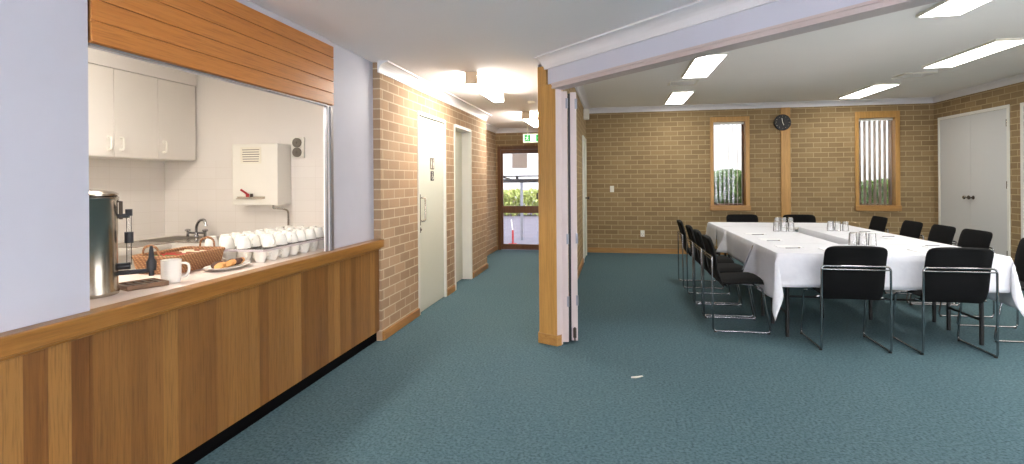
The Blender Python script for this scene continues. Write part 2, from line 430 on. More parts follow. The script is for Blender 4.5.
cornice('trim_6', (-2.3, 8.19), (-2.3, 10.4), (1, 0), ZH, .085, 'white cove cornice over the recessed wall', 0, -1)
cornice('trim_7', (-2.3, 10.4), (-.65, 10.4), (0, -1), ZH, .085, 'white cove cornice over the exit door', 1, 0)
cornice('trim_8', (-.525, YB), (XR, YB), (0, -1), ZM, .09, 'white cove cornice on the meeting room back wall', 1, -1)
cornice('trim_9', (XR, YB), (XR, -1.5), (-1, 0), ZM, .09, 'white cove cornice on the meeting room right wall', 1, 0)
cornice('trim_10', (-.525, 4.75), (-.525, YB), (1, 0), ZM, .09, 'white cove cornice on the partition wall', 0, -1)

# beam with cornice, trim, post
bm = MB().prism([bpt(-.03, 0), bpt(BL, 0), bpt(BL, .13), bpt(-.03, .13)], 2.155, ZM + .05)
struct('beam', bm, 'beam_white', 'white beam crossing at an angle over the room opening', 'beam')
tm = MB()
for o0, z0, z1 in ((-.004, 2.140, 2.155), (.004, 2.125, 2.140), (-.001, 2.112, 2.125)):
    tm.prism([bpt(.02, o0), bpt(BL, o0), bpt(BL, .12), bpt(.02, .12)], z0, z1)
struct('trim_11', tm, 'trim_pink', 'pale door track under the angled beam', 'track')
cornice('trim_12', bpt(-.09, 0), bpt(BL, 0), tuple(-BN), ZH, .1, 'white cove cornice along the angled beam', 0, 0)
post = [(-.631, 4.493), (-.477, 4.421), (-.44, 4.47), (-.44, 4.72), (-.66, 4.74)]
pb = MB().prism(post, 0, 2.155).prism([(-.631, 4.493), (-.555, 4.457), (-.50, 4.55), (-.50, 4.72), (-.66, 4.74)], 2.155, 2.31)
po = struct('trim_13', pb, 'wood_trim', 'honey timber post at the end of the angled beam', 'post', bevel=.003)
pc = MB().prism([(-.642, 4.488), (-.474, 4.408), (-.44, 4.44), (-.44, 4.5), (-.64, 4.6)], 0, .085)
tag(pc.build('post_base', 'wood_trim_x', po, .003), kind='structure')
struct('wall_post_return', MB().box(-.66, -.525, 4.72, 4.76, 0, ZM), 'wall_lilac', 'narrow wall end behind the timber post', 'wall')
struct('trim_14', MB().prism([(-.474, 4.423), (-.432, 4.478), (-.442, 4.56), (-.47, 4.54)], 0, 2.15), 'trim_pink', 'pale painted strip beside the timber post', 'trim')

# ------------------------------------------------------------------ doors and windows
def corridor_door(n, d, recess, label):
    y0, y1, z1 = d
    r = thing('door_%d' % n, label, 'door', (XB, y0, 0), kind='structure')
    fr = MB(); w = .035
    def L(m, x0, x1, a0, a1, z0, z1_): m.box(x0, x1, a0 - y0, a1 - y0, z0, z1_)
    L(fr, -.17, .012, y0 - .005, y0 + w, 0, z1); L(fr, -.17, .012, y1 - w, y1 + .005, 0, z1); L(fr, -.17, .012, y0 + w, y1 - w, z1 - w, z1 + .005)
    fr.build('door_frame', 'frame_white', r, .003)
    lf = MB(); L(lf, -recess - .04, -recess, y0 + w + .003, y1 - w - .003, .008, z1 - w - .003)
    leaf = lf.build('door_leaf', 'door_white', r, .002)
    return r, leaf, y0
r1, leaf1, y0 = corridor_door(1, D1, .012, 'pale corridor door with pull handle and restroom signs')
hz = MB().box(-.012, -.006, .085 - .018, .085 + .018, .905, 1.225)
hp = hz.build('pull_handle', 'dark_metal', leaf1); hp['label'] = 'dark metal pull handle on backplate'
MB().tube([(-.008, .085, .95), (.045, .10, .95), (.045, .10, 1.19), (-.008, .085, 1.19)], .009, 8, .03).build('grip', 'steel', hp)
lk = MB().box(-.012, -.005, .068, .10, .83, .885).tube([(-.008, .084, .862), (.006, .084, .862)], .012, 10).build('lock', 'dark_metal', leaf1)
# two restroom signs
sg = MB().box(-.012, -.006, .41, .535, 1.49, 1.615).build('restroom_sign', 'ink', leaf1, .002); sg['label'] = 'square restroom sign with two figures'
fg = MB()
for yy, dress in ((.442, 0), (.503, 1)):
    fg.lathe([(.0085, -.002), (.0085, .002)], mat=Matrix.Translation((-.006, yy, 1.592)) @ Matrix.Rotation(PI / 2, 4, 'Y'), n=12)
    if dress: fg.add([(-.004, yy - .006, 1.58), (-.004, yy + .006, 1.58), (-.004, yy + .02, 1.535), (-.004, yy - .02, 1.535)], [(0, 1, 2, 3)])
    else: fg.box(-.006, -.004, yy - .013, yy + .013, 1.54, 1.58)
    fg.box(-.006, -.004, yy - .008, yy - .002, 1.502, 1.54).box(-.006, -.004, yy + .002, yy + .008, 1.502, 1.54)
fg.build('figures', 'white_plastic', sg)
s2 = MB().box(-.012, -.006, .425, .52, 1.365, 1.47).build('restroom_sign', 'black_plastic', leaf1, .002); s2['label'] = 'dark accessible restroom sign'
f2 = MB(); T = lambda y, z: (-.004, .47 + y, 1.415 + z)
f2.tube([T(-.008, .028), T(-.008, -.004), T(.018, -.004), T(.028, -.03)], .004, 6).tube([T(.02 * math.cos(a), -.014 + .022 * math.sin(a)) for a in [PI * .8 + k * PI * 1.1 / 8 for k in range(9)]], .003, 6)
f2.lathe([(.008, -.002), (.008, .002)], mat=Matrix.Translation(T(-.008, .04)) @ Matrix.Rotation(PI / 2, 4, 'Y'), n=12)
f2.build('figure', 'white_plastic', s2)
r2, leaf2, y0 = corridor_door(2, D2, .12, 'second pale corridor door set back in its white frame')
MB().box(-.12, -.112, .08, .115, .92, 1.1).tube([(-.115, .098, 1.03), (-.07, .098, 1.03), (-.07, .20, 1.03)], .009, 8, .01).build('door_handle', 'chrome', leaf2)
kn = MB().box(-.118, -.112, .37, .43, 1.45, 1.6).build('sign_plate', 'ink', leaf2)

# glazed exit door
r3 = thing('door_3', 'brown framed glass exit door at corridor end', 'door', (-2.265, 10.4, 0), kind='structure')
fr = MB().box(0, .06, -.02, .1, 0, 2.034).box(.86, .92, -.02, .1, 0, 2.034).box(.06, .86, -.02, .1, 1.97, 2.034)
fr.build('door_frame', 'wood_dark', r3, .003)
lf = MB().box(.063, .10, .01, .055, .01, 1.967).box(.82, .857, .01, .055, .01, 1.967).box(.10, .82, .01, .055, 1.89, 1.967).box(.10, .82, .01, .055, .725, .862).box(.10, .82, .01, .055, .01, .115)
leaf3 = lf.build('door_leaf', 'wood_dark', r3, .002)
MB().box(.10, .82, .03, .036, .862, 1.89).build('pane', 'pane', leaf3); MB().box(.10, .82, .03, .036, .115, .725).build('pane', 'pane', leaf3)
nt = MB().box(.285, .585, .026, .029, 1.60, 1.885).build('notice', 'blind', leaf3); nt['label'] = 'pale paper notice on the glass'
MB().box(.77, .80, -.03, .012, 1.0, 1.12).build('door_handle', 'dark_metal', leaf3)

# partition door near the back corner of the meeting room
r4 = thing('door_4', 'white framed door in the side wall near the back corner', 'door', (-.525, 8.95, 0), kind='structure')
MB().box(-.02, .022, 0, .05, 0, 2.1).box(-.02, .022, .87, .92, 0, 2.1).box(-.02, .022, .05, .87, 2.05, 2.1).build('door_frame', 'frame_white', r4, .003)
l4 = MB().box(-.02, .006, .053, .867, .01, 2.047).build('door_leaf', 'door_white', r4)
MB().lathe([(.02, 0), (.012, .01), (.012, .035), (.026, .045), (.028, .06), (.02, .07)], n=14, mat=Matrix.Translation((.006, .80, 1.04)) @ Matrix.Rotation(PI / 2, 4, 'Y')).build('door_knob', 'dark_metal', l4)

# double doors in the right wall
r5 = thing('door_5', 'pale grey double doors in the right brick wall', 'double door', (XR, 8.468, 0), kind='structure')
W = 10.111 - 8.468
MB().box(-.014, .02, 0, .045, 0, 2.345).box(-.014, .02, W - .045, W, 0, 2.345).box(-.014, .02, .045, W - .045, 2.30, 2.345).build('door_frame', 'frame_white', r5, .003)
for k, (a, b) in enumerate(((.048, W / 2 - .002), (W / 2 + .002, W - .048))):
    lf = MB().box(-.006, .02, a, b, .01, 2.297).build('door_leaf', 'cupb_door', r5, .002)
    yy = W / 2 - .06 if k == 0 else W / 2 + .05
    MB().lathe([(.03, 0), (.03, .006), (.012, .012), (.012, .04), (.026, .05), (.03, .062), (.022, .074)], n=16, mat=Matrix.Translation((-.006, yy, 1.055)) @ Matrix.Rotation(-PI / 2, 4, 'Y')).build('door_knob', 'steel' if k else 'dark_metal', lf)
    if k == 0:
        for z in (.25, 1.2, 2.05): MB().tube([(-.012, .046, z), (-.012, .046, z + .1)], .008, 8).build('hinge', 'steel', lf)
r6 = thing('door_6', 'white framed door at right edge beside the double doors', 'door', (XR, 7.34, 0), kind='structure')
MB().box(-.014, .02, 0, .045, 0, 2.335).box(-.014, .02, .875, .92, 0, 2.335).box(-.014, .02, .045, .875, 2.29, 2.335).build('door_frame', 'frame_white', r6, .003)
MB().box(-.006, .02, .048, .872, .01, 2.287).build('door_leaf', 'cupb_door', r6)

def narrow_window(n, w, outer, label):
    x0, x1, z0, z1 = w; o0, o1, p0, p1 = outer
    r = thing('window_%d' % n, label, 'window', (x0, YB, 0), kind='structure')
    a, b = o0 - x0, o1 - x0
    f = MB().box(a, .004, -.025, .17, p0, p1).box(x1 - x0 - .004, b, -.025, .17, p0, p1).box(.004, x1 - x0 - .004, -.025, .17, z1 - .004, p1)
    f.build('window_frame', 'wood_trim', r, .003)
    MB().box(a - .01, b + .01, -.045, .17, p0 - .004, z0 + .004).build('window_sill', 'wood_trim_x', r, .004)
    wd = x1 - x0
    s = MB().box(.004, .035, .14, .17, z0, z1).box(wd - .035, wd - .004, .14, .17, z0, z1).box(.035, wd - .035, .14, .17, z1 - .03, z1).box(.035, wd - .035, .14, .17, z0, z0 + .03)
    sa = s.build('sash', 'wood_dark', r)
    MB().box(.03, wd - .03, .152, .157, z0 + .02, z1 - .02).build('pane', 'pane', sa)
    return wd
w1 = narrow_window(1, W1, (1.692, 2.36, .80, 2.475), 'narrow timber framed window left of the clock, green hedge outside')
w2 = narrow_window(2, W2, (4.066, 4.755, .80, 2.50), 'narrow timber framed window right of the clock, blinds drawn')

def vertical_blind(w, label, ang, n, skip=0):
    x0, x1, z0, z1 = w; wd = x1 - x0
    r = thing('vertical_blind', label, 'blind', (x0, YB + .07, z0), group=None)
    MB().box(.01, wd - .01, -.025, .025, z1 - z0 - .045, z1 - z0 - .006).build('head_rail', 'white_plastic', r, .003)
    s = MB()
    for k in range(n):
        cx = .05 + (wd - .1) * k / (n - 1)
        c, q = math.cos(ang), math.sin(ang); h = .043
        P = []
        for i in range(5):
            u = -h + 2 * h * i / 4; bow = .005 * (1 - (u / h) ** 2)
            P.append((cx + c * u - q * bow, q * u + c * bow))
        s.grid([[(p[0], p[1], .012) for p in P], [(p[0], p[1], z1 - z0 - .05) for p in P]])
    b = s.build('slats', 'blind', r); sm = b.modifiers.new('thick', 'SOLIDIFY'); sm.thickness = .0012
    ch = MB().tube([(.05, -.03, .03), (wd - .05, -.03, .03)], .0022, 6).build('bottom_chain', 'white_plastic', r)
    return r
vertical_blind(W1, 'vertical blind turned open in the window left of the clock', math.radians(82), 7)
vertical_blind(W2, 'vertical blind with pale slats in the window right of the clock', math.radians(97), 7)

# timber column strip on back wall + clock
struct('trim_15', MB().box(2.875, 3.03, YB - .03, YB + .01, 0, 2.61), 'wood_trim', 'vertical timber strip on back wall below the clock', 'timber strip', bevel=.003)
ck = thing('wall_clock', 'round black wall clock at top of the timber strip', 'clock', (2.895, YB - .03, 2.345))
RX = Matrix.Rotation(PI / 2, 4, 'X')
MB().lathe([(.15, 0), (.16, .012), (.16, .035), (.15, .045), (.138, .045), (.138, .03)], n=40, mat=RX).build('case', 'black_plastic', ck)
MB().lathe([(.137, .02), (.137, .031)], n=40, mat=RX).build('dial', 'dark', ck)
for k in range(12):
    MB().box(-.003, .003, -.0335, -.031, .112, .128, Matrix.Rotation(2 * PI * k / 12, 4, 'Y')).build('hour_mark', 'steel', ck)
hd = MB().box(-.004, .004, -.036, -.034, -.01, .085, Matrix.Rotation(math.radians(-8), 4, 'Y')).box(-.005, .005, -.039, -.037, -.01, .06, Matrix.Rotation(math.radians(160), 4, 'Y'))
hd.build('hands', 'white_plastic', ck)
ck.scale = (.88, 1, .88)

# wall plates
def plate(name, label, cat, x, z, sw):
    r = thing(name, label, cat, (x, YB, z))
    MB().box(-.036, .036, -.010, 0, -.058, .058).build('plate', 'white_plastic', r, .003)
    if sw: MB().box(-.008, .008, -.016, -.009, -.012, .014).build('rocker', 'white_plastic', r, .001)
    else:
        MB().box(-.026, -.014, -.013, -.009, -.012, -.002).box(.014, .026, -.013, -.009, -.012, -.002).box(-.004, .004, -.013, -.009, -.04, -.025).build('pin_holes', 'ink', r)
plate('light_switch', 'white light switch on the back brick wall', 'light switch', -.054, 1.19, True)
plate('power_outlet', 'white power outlet low on the back brick wall', 'power outlet', .494, .365, False)
sp = thing('wall_speaker', 'small white speaker box high on the side wall by the back corner', 'speaker', (-.525, 9.45, 2.50))
MB().box(0, .09, -.07, .07, -.09, .09).build('case', 'white_plastic', sp, .012); MB().box(.088, .094, -.055, .055, -.075, .075).build('grille', 'white_plastic', sp)

# ------------------------------------------------------------------ ceiling lights
def troffer(x0, x1, y0, y1, label, first=[None]):
    loc = ((x0 + x1) / 2, (y0 + y1) / 2, ZM)
    if first[0] is None:
        r = thing('ceiling_light', label, 'ceiling light', loc, group='recessed meeting room ceiling lights')
        a, b = .145, .63
        MB().box(-a - .02, a + .02, -b - .02, -b, -.024, .004).box(-a - .02, a + .02, b, b + .02, -.024, .004).box(-a - .02, -a, -b, b, -.024, .004).box(a, a + .02, -b, b, -.024, .004).build('frame', 'white_plastic', r, .002)
        MB().box(-a, a, -b, b, -.026, -.002).build('diffuser', 'room_lamp', r)
        first[0] = r
    else: dup(first[0], loc, 0, label)
troffer(.88, 1.17, 8.50, 9.80, 'recessed light, smallest of the left pair nearest the back wall')
troffer(.88, 1.17, 6.05, 7.30, 'recessed light, second from back wall in the left row')
troffer(3.66, 3.95, 8.50, 9.80, 'recessed light above the double doors side, nearest the back wall')
troffer(3.66, 3.95, 6.05, 7.30, 'long recessed light at right edge, second from back wall')
troffer(2.47, 2.75, 3.70, 5.00, 'recessed light at top edge right of the angled beam')
troffer(3.66, 3.95, 3.70, 5.00, 'recessed light right of the photo frame above the table front')  # this and the two below are unseen, added to brighten the room
troffer(3.66, 3.95, 1.30, 2.60, 'recessed light of the meeting room outside the photo on the right')
troffer(4.60, 4.89, 3.70, 5.00, 'recessed light outside the photo nearest the right brick wall')
def vent(x, y, label, first=[None]):
    if first[0] is None:
        r = thing('ceiling_vent', label, 'ceiling vent', (x, y, ZM), group='meeting room ceiling vents')
        MB().box(-.17, .17, -.15, .15, -.004, .002).build('backing', 'white_plastic', r)
        MB().box(-.19, .19, -.17, -.145, -.016, 0).box(-.19, .19, .145, .17, -.016, 0).box(-.19, -.165, -.145, .145, -.016, 0).box(.165, .19, -.145, .145, -.016, 0).build('frame', 'white_plastic', r, .003)
        s = MB()
        for k in range(5): s.box(-.165, .165, -.018, .018, -.002, .001, Matrix.Translation((0, -.11 + .055 * k, -.010)) @ Matrix.Rotation(.5, 4, 'X'))
        s.build('louvres', 'room_ceiling', r); first[0] = r
    else: dup(first[0], (x, y, ZM), 0, label)
vent(.93, 7.78, 'square louvred vent between the two left recessed lights')
vent(3.83, 7.88, 'square louvred vent between the two right recessed lights')

def batten(x, y, z, label, cat='ceiling light', group='surface mounted hall lights', mat='hall_lamp', name='fluorescent_light'):
    r = thing(name, label, cat, (x, y, z), group=group)
    MB().box(-.045, .045, -.60, .60, -.03, 0).build('body', 'white_plastic', r, .003)
    MB().box(-.056, .056, -.60, .60, -.112, -.031).build('diffuser', mat, r, .008)
    for s in (-1, 1): MB().box(-.060, .060, min(s * .60, s * .615), max(s * .60, s * .615), -.114, -.001).build('end_cap', 'endcap', r, .003)
    return r
bt = batten(-1.312, 5.50, ZH, 'surface fluorescent light nearer the viewer over the corridor')
dup(bt, (-1.29, 8.50, ZH), 0, 'surface fluorescent light farther down the corridor, half behind the post')
kb = batten(-2.9, 2.2, ZK, 'kitchen fluorescent light hidden above the hatch boards', group=None, mat='kit_lamp')
sd = thing('smoke_detector', 'small round detector on the corridor ceiling between the lights', 'smoke detector', (-1.05, 6.9, ZH))
MB().lathe([(.03, -.03), (.045, -.022), (.05, -.008), (.05, 0)], n=20).build('case', 'white_plastic', sd)

# exit sign
ex = thing('exit_sign', 'lit green and white exit sign hanging before the exit door', 'exit sign', (-1.43, 9.55, 2.035))
MB().box(-.185, .185, 0, .05, 0, .165).build('housing', 'white_plastic', ex, .004)
for q in (-.1, .1): MB().tube([(q, .025, .165), (q, .025, ZH - 2.035)], .008, 8).build('hanger', 'white_plastic', ex)
fc = MB().box(-.175, .175, -.004, 0, .012, .153).build('face', 'sign_white', ex)
gp = MB().box(-.152, -.052, -.006, -.0042, .025, .142).build('green_panel', 'sign_green', ex)
gq = MB().box(.055, .152, -.006, -.0042, .025, .142).build('green_panel', 'sign_green', ex)
rm = MB()
F = lambda x, z: (x - .102, -.008, z + .083)
rm.lathe([(.0105, -.001), (.0105, .001)], n=14, mat=Matrix.Translation(F(.006, .043)) @ RX)
for a, b, r in (((.0, .028), (-.008, -.004), .008), ((-.002, .022), (.022, .012), .0042), ((-.002, .024), (-.026, .008), .0042), ((-.026, .008), (-.034, .02), .004), ((-.008, -.004), (.016, -.018), .006), ((.016, -.018), (.010, -.044), .005), ((-.008, -.004), (-.018, -.03), .006), ((-.018, -.03), (-.04, -.032), .005)):
    rm.tube([F(*a), F(*b)], r, 6)
rm.build('running_figure', 'sign_white', gp)
rm2 = MB().tube([(.085, -.008, .083), (.125, -.008, .083)], .006, 6); rm2.add([(.125, -.0085, .108), (.145, -.0085, .083), (.125, -.0085, .058)], [(0, 1, 2)]); rm2.build('arrow', 'sign_white', gq)

# ------------------------------------------------------------------ folding door panels
fd = thing('folding_door', 'folded pale panel door stacked beside the timber post', 'folding door', (-.43, 4.50, .008))
def fold_panel(x, y, ln, ang, label):
    t = .048
    r = MB().box(0, t, .004, ln - .004, .012, 2.085).build('panel', 'panel_grey', fd, .002)
    r.location = (x + .43, y - 4.50, 0); r.rotation_euler = (0, 0, ang)
    if label: r['label'] = label
    MB().box(-.002, t + .002, 0, .022, .004, 2.092).build('edge_strip', 'trim_pink', r, .002)
    for z in (.30, .82, 1.95):
        MB().box(t - .012, t + .006, -.006, .0, z, z + .085).tube([(t + .003, -.006, z), (t + .003, -.006, z + .085)], .006, 8).build('hinge', 'alu', r)
    MB().tube([(t / 2, ln / 2, 2.085), (t / 2, ln / 2, 2.115)], .008, 8).build('hanger', 'alu', r)
    return r
p1 = fold_panel(-.436, 4.500, .70, math.radians(5), None)
p2 = fold_panel(-.364, 4.555, .70, math.radians(5), 'outer panel with floor bolt')
MB().box(.010, .038, -.010, .0, .03, .11).tube([(.024, -.014, .002), (.024, -.014, .12)], .006, 8).build('floor_bolt', 'dark_metal', p2)
MB().box(-.022, -.003, .0, .60, .0, 2.08).build('gap_seal', 'dark', p2)  # black strip standing in for the shade between the folded panels

# ------------------------------------------------------------------ servery counter
ct = thing('servery_counter', 'timber clad servery counter with black kick strip', 'counter', (XS, 0, 0))
cl = MB(); yy = -3.0; rr = random.Random(3)
while yy < 4.325:
    w = .083; e = min(yy + w, 4.328); cl.box(-.02, .015, yy + .0004, e - .0004, .088, .80); yy += w
cl.box(-.03, .008, -3.0, 4.328, .088, .80)
cl.build('cladding', 'wood_clad', ct)
MB().box(-.06, -.012, -3.0, 4.33, 0, .088).build('kick_strip', 'kick', ct)
MB().box(-.03, .055, -3.0, 4.345, .797, .868).box(.0, .03, -3.0, 4.345, .78, .797).build('ledge', 'wood_ledge', ct, .006)
MB().box(-.66, -.031, 1.0, 3.5, .83, .866).box(-.66, -.062, 3.5, 4.36, .83, .866).build('worktop', 'worktop', ct, .002)
MB().box(-.62, -.07, 1.0, 4.36, 0, .83).build('cabinet_body', 'kit_white', ct)

# kitchen benches and cupboards
kbn = thing('kitchen_bench', 'pale laminate kitchen bench along the tiled walls with inset sink', 'bench', (0, 0, 0))
MB().box(-4.143, -3.55, .95, 4.363, .83, .868).box(-3.55, -2.68, 3.80, 4.363, .83, .868).build('worktop', 'kit_white', kbn, .003)
MB().box(-4.143, -3.6, .95, 4.363, 0, .83).box(-3.6, -2.68, 3.85, 4.363, 0, .83).build('cabinet_body', 'kit_white', kbn)
MB().box(-3.98, -3.58, 3.5, 4.33, .869, .876).box(-3.55, -3.0, 3.86, 4.30, .869, .876).build('sink_tray', 'steel', kbn, .002)
MB().box(-3.92, -3.64, 3.86, 4.24, .8765, .8785).build('basin', 'ink', kbn)
def tap(x, y, dirx, h, label):
    r = thing('kitchen_tap', label, 'tap', (x, y, .876))
    MB().tube([(0, 0, 0), (0, 0, .10), (dirx * .05, -.02, h), (dirx * .13, -.05, h + .01), (dirx * .15, -.06, h - .05)], .012, 10, .05).build('spout', 'chrome', r)
    MB().tube([(-.09, 0, .035), (.09, 0, .035)], .009, 8).lathe([(.022, 0), (.022, .012), (.014, .02), (.014, .04)], n=14).build('body', 'chrome', r)
    for s in (-1, 1): MB().lathe([(.012, 0), (.012, .045), (.024, .05), (.024, .065), (.01, .07)], (s * .09, 0, .0), n=12).build('tap_handle', 'chrome', r)
tap(-3.71, 4.25, 1, .15, 'chrome mixer tap with bent spout behind the wicker basket')
def cupboard(y0, y1, doors, label):
    r = thing('overhead_cupboard', label, 'cupboard', (-4.143, y0, 1.565), group='kitchen overhead cupboards')
    d = .333; w = y1 - y0
    MB().box(0, d, .001, w - .001, 0, .685).build('body', 'kit_white', r)
    for a, b, hs in doors:
        dr = MB().box(d + .001, d + .019, a - y0 + .002, b - y0 - .002, .003, .682).build('cupboard_door', 'kit_white', r, .002)
        hy = (a - y0 + .055) if hs < 0 else (b - y0 - .05)
        MB().tube([(d + .018, hy, .06), (d + .05, hy, .06), (d + .05, hy, .15), (d + .018, hy, .15)], .009, 8, .022).lathe([(.015, 0), (.015, .004)], n=12, mat=Matrix.Translation((d + .018, hy, .06)) @ Matrix.Rotation(PI / 2, 4, 'Y')).lathe([(.015, 0), (.015, .004)], n=12, mat=Matrix.Translation((d + .018, hy, .15)) @ Matrix.Rotation(PI / 2, 4, 'Y')).build('handle', 'white_plastic', dr)
cupboard(3.105, 3.927, [(3.105, 3.518, 1), (3.518, 3.927, -1)], 'white double overhead cupboard beside the lilac wall edge')
cupboard(3.927, 4.345, [(3.927, 4.345, -1)], 'white single overhead cupboard in the kitchen corner')
bk = struct('trim_16', MB().box(-4.143, -3.79, 3.0, 4.36, 2.252, ZK), 'kit_wall', 'cream bulkhead above the overhead cupboards', 'bulkhead')

# wall boiler
bo = thing('water_boiler', 'white wall mounted water boiler with red tap lever', 'water boiler', (-3.055, 4.365, 1.165))
MB().box(-.22, .22, -.2, 0, 0, .53).build('case', 'white_plastic', bo, .006)
MB().box(-.165, .10, -.212, -.2, .06, .075).box(-.165, .10, -.23, -.2, .055, .062).build('spout_bar', 'steel', bo, .002)
MB().tube([(-.06, -.215, .075), (-.06, -.225, .10), (-.11, -.235, .135)], .009, 8).lathe([(.014, 0), (.014, .03)], (-.06, -.215, .07), n=12).build('lever', 'red', bo)
MB().lathe([(.012, 0), (.012, .03)], (-.02, -.215, .07), n=12).build('tap_knob', 'dark_metal', bo)
nt = MB().box(-.135, .065, -.2025, -.2008, .36, .50).build('notice', 'paper', bo); nt['label'] = 'printed paper notice on boiler front'
ln = MB(); rr = random.Random(5)
for k in range(6):
    w = .06 + .025 * rr.random(); ln.box(-.035 - w, -.035 + w, -.2032, -.2026, .375 + k * .02, .382 + k * .02)
ln.build('printed_lines', 'ink', nt)
pp = MB().tube([(.12, -.12, 0), (.12, -.12, -.03), (.2, -.07, -.04), (.2, -.02, -.06), (.2, -.02, -.262)], .008, 8, .03).build('pipe', 'steel', bo)
MB().box(.12, .16, -.03, 0, -.24, -.2).tube([(.2, -.02, -.22), (.12, -.03, -.22)], .01, 8).build('valve', 'steel', bo)
tm_ = thing('boiler_timer', 'grey twin dial timer switch on wall right of the boiler', 'timer switch', (-2.765, 4.37, 1.575))
MB().box(-.062, .062, -.02, 0, 0, .185).build('plate', 'white_plastic', tm_, .003)
for z in (.135, .05): MB().lathe([(.042, 0), (.042, .014), (.034, .02)], n=22, mat=Matrix.Translation((0, -.02, z)) @ RX).lathe([(.012, 0), (.012, .03)], n=12, mat=Matrix.Translation((0, -.02, z)) @ RX).build('dial', 'ink', tm_)

# ------------------------------------------------------------------ things on the servery counter
CZ = .867
ur = thing('hot_water_urn', 'tall stainless steel hot water urn at left of hatch', 'urn', (-2.305, 1.985, CZ))
MB().lathe([(.128, 0), (.130, .012), (.130, .018), (.125, .03), (.125, .415), (.130, .42), (.131, .432), (.122, .44)], n=40).build('tank', 'steel', ur)
MB().lathe([(.128, .44), (.128, .448), (.11, .458), (.05, .468), (.012, .47)], n=40).lathe([(.01, .468), (.01, .485), (.02, .49), (.02, .505), (.008, .51)], n=16).build('lid', 'steel', ur)
dr = Vector((.66, .75, 0)).normalized()   # the tap side faces along the counter
def U(o, s, z): return (dr.x * o - dr.y * s, dr.y * o + dr.x * s, z)
MB().tube([U(.165, 0, .12), U(.165, 0, .36)], .011, 12).build('sight_glass', 'acrylic', ur)
MB().tube([U(.12, 0, .345), U(.168, 0, .345)], .010, 8).tube([U(.165, 0, .345), U(.165, 0, .375)], .014, 8).build('gauge_cap', 'black_plastic', ur)
MB().tube([U(.12, 0, .115), U(.17, 0, .115)], .016, 8).build('gauge_base', 'black_plastic', ur)
MB().lathe([(.018, 0), (.018, .05)], U(.165, 0, .22), n=10).build('gauge_collar', 'black_plastic', ur)
MB().tube([U(.12, 0, .085), U(.25, 0, .085), U(.25, 0, .06)], .011, 10, .01).lathe([(.020, 0), (.022, .04), (.013, .055), (.009, .095), (.006, .115)], U(.25, 0, .085), n=12).build('tap', 'black_plastic', ur)
MB().tube([U(.118, 0, .41), U(.135, 0, .41), U(.135, 0, .33)], .008, 8).build('lid_clip', 'dark_metal', ur)
dt = thing('drip_tray', 'brown slotted drip tray under the urn tap', 'tray', (-2.235, 2.185, CZ), math.radians(-22))
MB().box(-.075, .075, -.07, .11, 0, .006).box(-.075, -.069, -.07, .11, .006, .022).box(.069, .075, -.07, .11, .006, .022).box(-.069, .069, -.07, -.064, .006, .022).box(-.069, .069, .104, .11, .006, .022).build('pan', 'drip', dt, .002)
g = MB()
for k in range(5): g.box(-.066, .066, -.058 + k * .034, -.044 + k * .034, .014, .018)
g.build('grate', 'dark_metal', dt)
# mug
mg = thing('mug', 'large white mug in front of the wicker basket', 'mug', (-2.175, 2.325, CZ), math.radians(40))
mg.scale = (1.12, 1.12, 1.12)
MB().lathe([(.036, 0), (.039, .004), (.040, .095), (.0405, .1), (.037, .1), (.036, .09), (.034, .01)], n=28).build('body', 'porcelain', mg)
MB().tube([(.038, 0, .082), (.066, 0, .08), (.070, 0, .05), (.060, 0, .024), (.038, 0, .02)], .0055, 8, .02).build('handle', 'porcelain', mg)
# wicker basket with packets
bx = thing('wicker_basket', 'long brown wicker basket holding tea packets', 'basket', (-2.46, 2.70, CZ), math.radians(2))
bx.scale = (1, .86, 1.2)
P0 = []
def rrect(a, b, r, n=5):
    out = []
    for cx, cy, s in ((a - r, b - r, 0), (-a + r, b - r, 1), (-a + r, -b + r, 2), (a - r, -b + r, 3)):
        for k in range(n): t = (s + k / (n - 1)) * PI / 2; out.append((cx + r * math.cos(t), cy + r * math.sin(t)))
    return out
def loft(rings):
    m = MB(); n = len(rings[0]); vs = [p for r in rings for p in r]
    m.add(vs, [(i * n + k, i * n + (k + 1) % n, (i + 1) * n + (k + 1) % n, (i + 1) * n + k) for i in range(len(rings) - 1) for k in range(n)] + [list(range(n))[::-1], [(len(rings) - 1) * n + k for k in range(n)]], True); return m
R = lambda a, b, z: [(x, y, z) for x, y in rrect(a, b, .04)]
loft([R(.12, .225, 0), R(.128, .236, .03), R(.136, .246, .075), R(.128, .238, .075), R(.12, .228, .03), R(.112, .218, .012)]).build('bowl', 'wicker', bx)
MB().tube([(x, y, .077) for x, y in rrect(.134, .244, .04)], .009, 8, closed=True).build('rim', 'wicker', bx)
for s in (-1, 1): MB().tube([(-.05, s * .245, .075), (-.045, s * .25, .12), (0, s * .252, .135), (.045, s * .25, .12), (.05, s * .245, .075)], .006, 8, .03).build('handle', 'wicker', bx)
TC = {'green': plain('green packet', srgb(92, 124, 62), .5), 'red': plain('red packet', srgb(168, 52, 40), .5), 'cream': plain('cream packet', srgb(232, 216, 188), .5), 'brown': plain('brown packet', srgb(150, 92, 58), .5)}
rr = random.Random(11)
for k in range(16):
    c = ['green', 'green', 'red', 'red', 'brown', 'cream', 'cream', 'brown'][k // 2]
    tp = thing('tea_packet', '%s paper packet in the wicker basket, %s in its row from the left, %s side' % (c, ['first', 'second', 'third', 'fourth', 'fifth', 'sixth', 'seventh', 'last'][k // 2], 'kitchen' if k % 2 else 'viewer'), 'packet', (-2.47 + (-.05 if k % 2 else .045), 2.53 + (k // 2) * .048, CZ + .016), math.radians(2), group='%s packets in the wicker basket' % c)
    MB().box(-.032, .032, -.004, .004, 0, .078, Matrix.Rotation(math.radians(-14 + rr.uniform(-8, 8)), 4, 'X')).build('packet', TC[c], tp, .002)
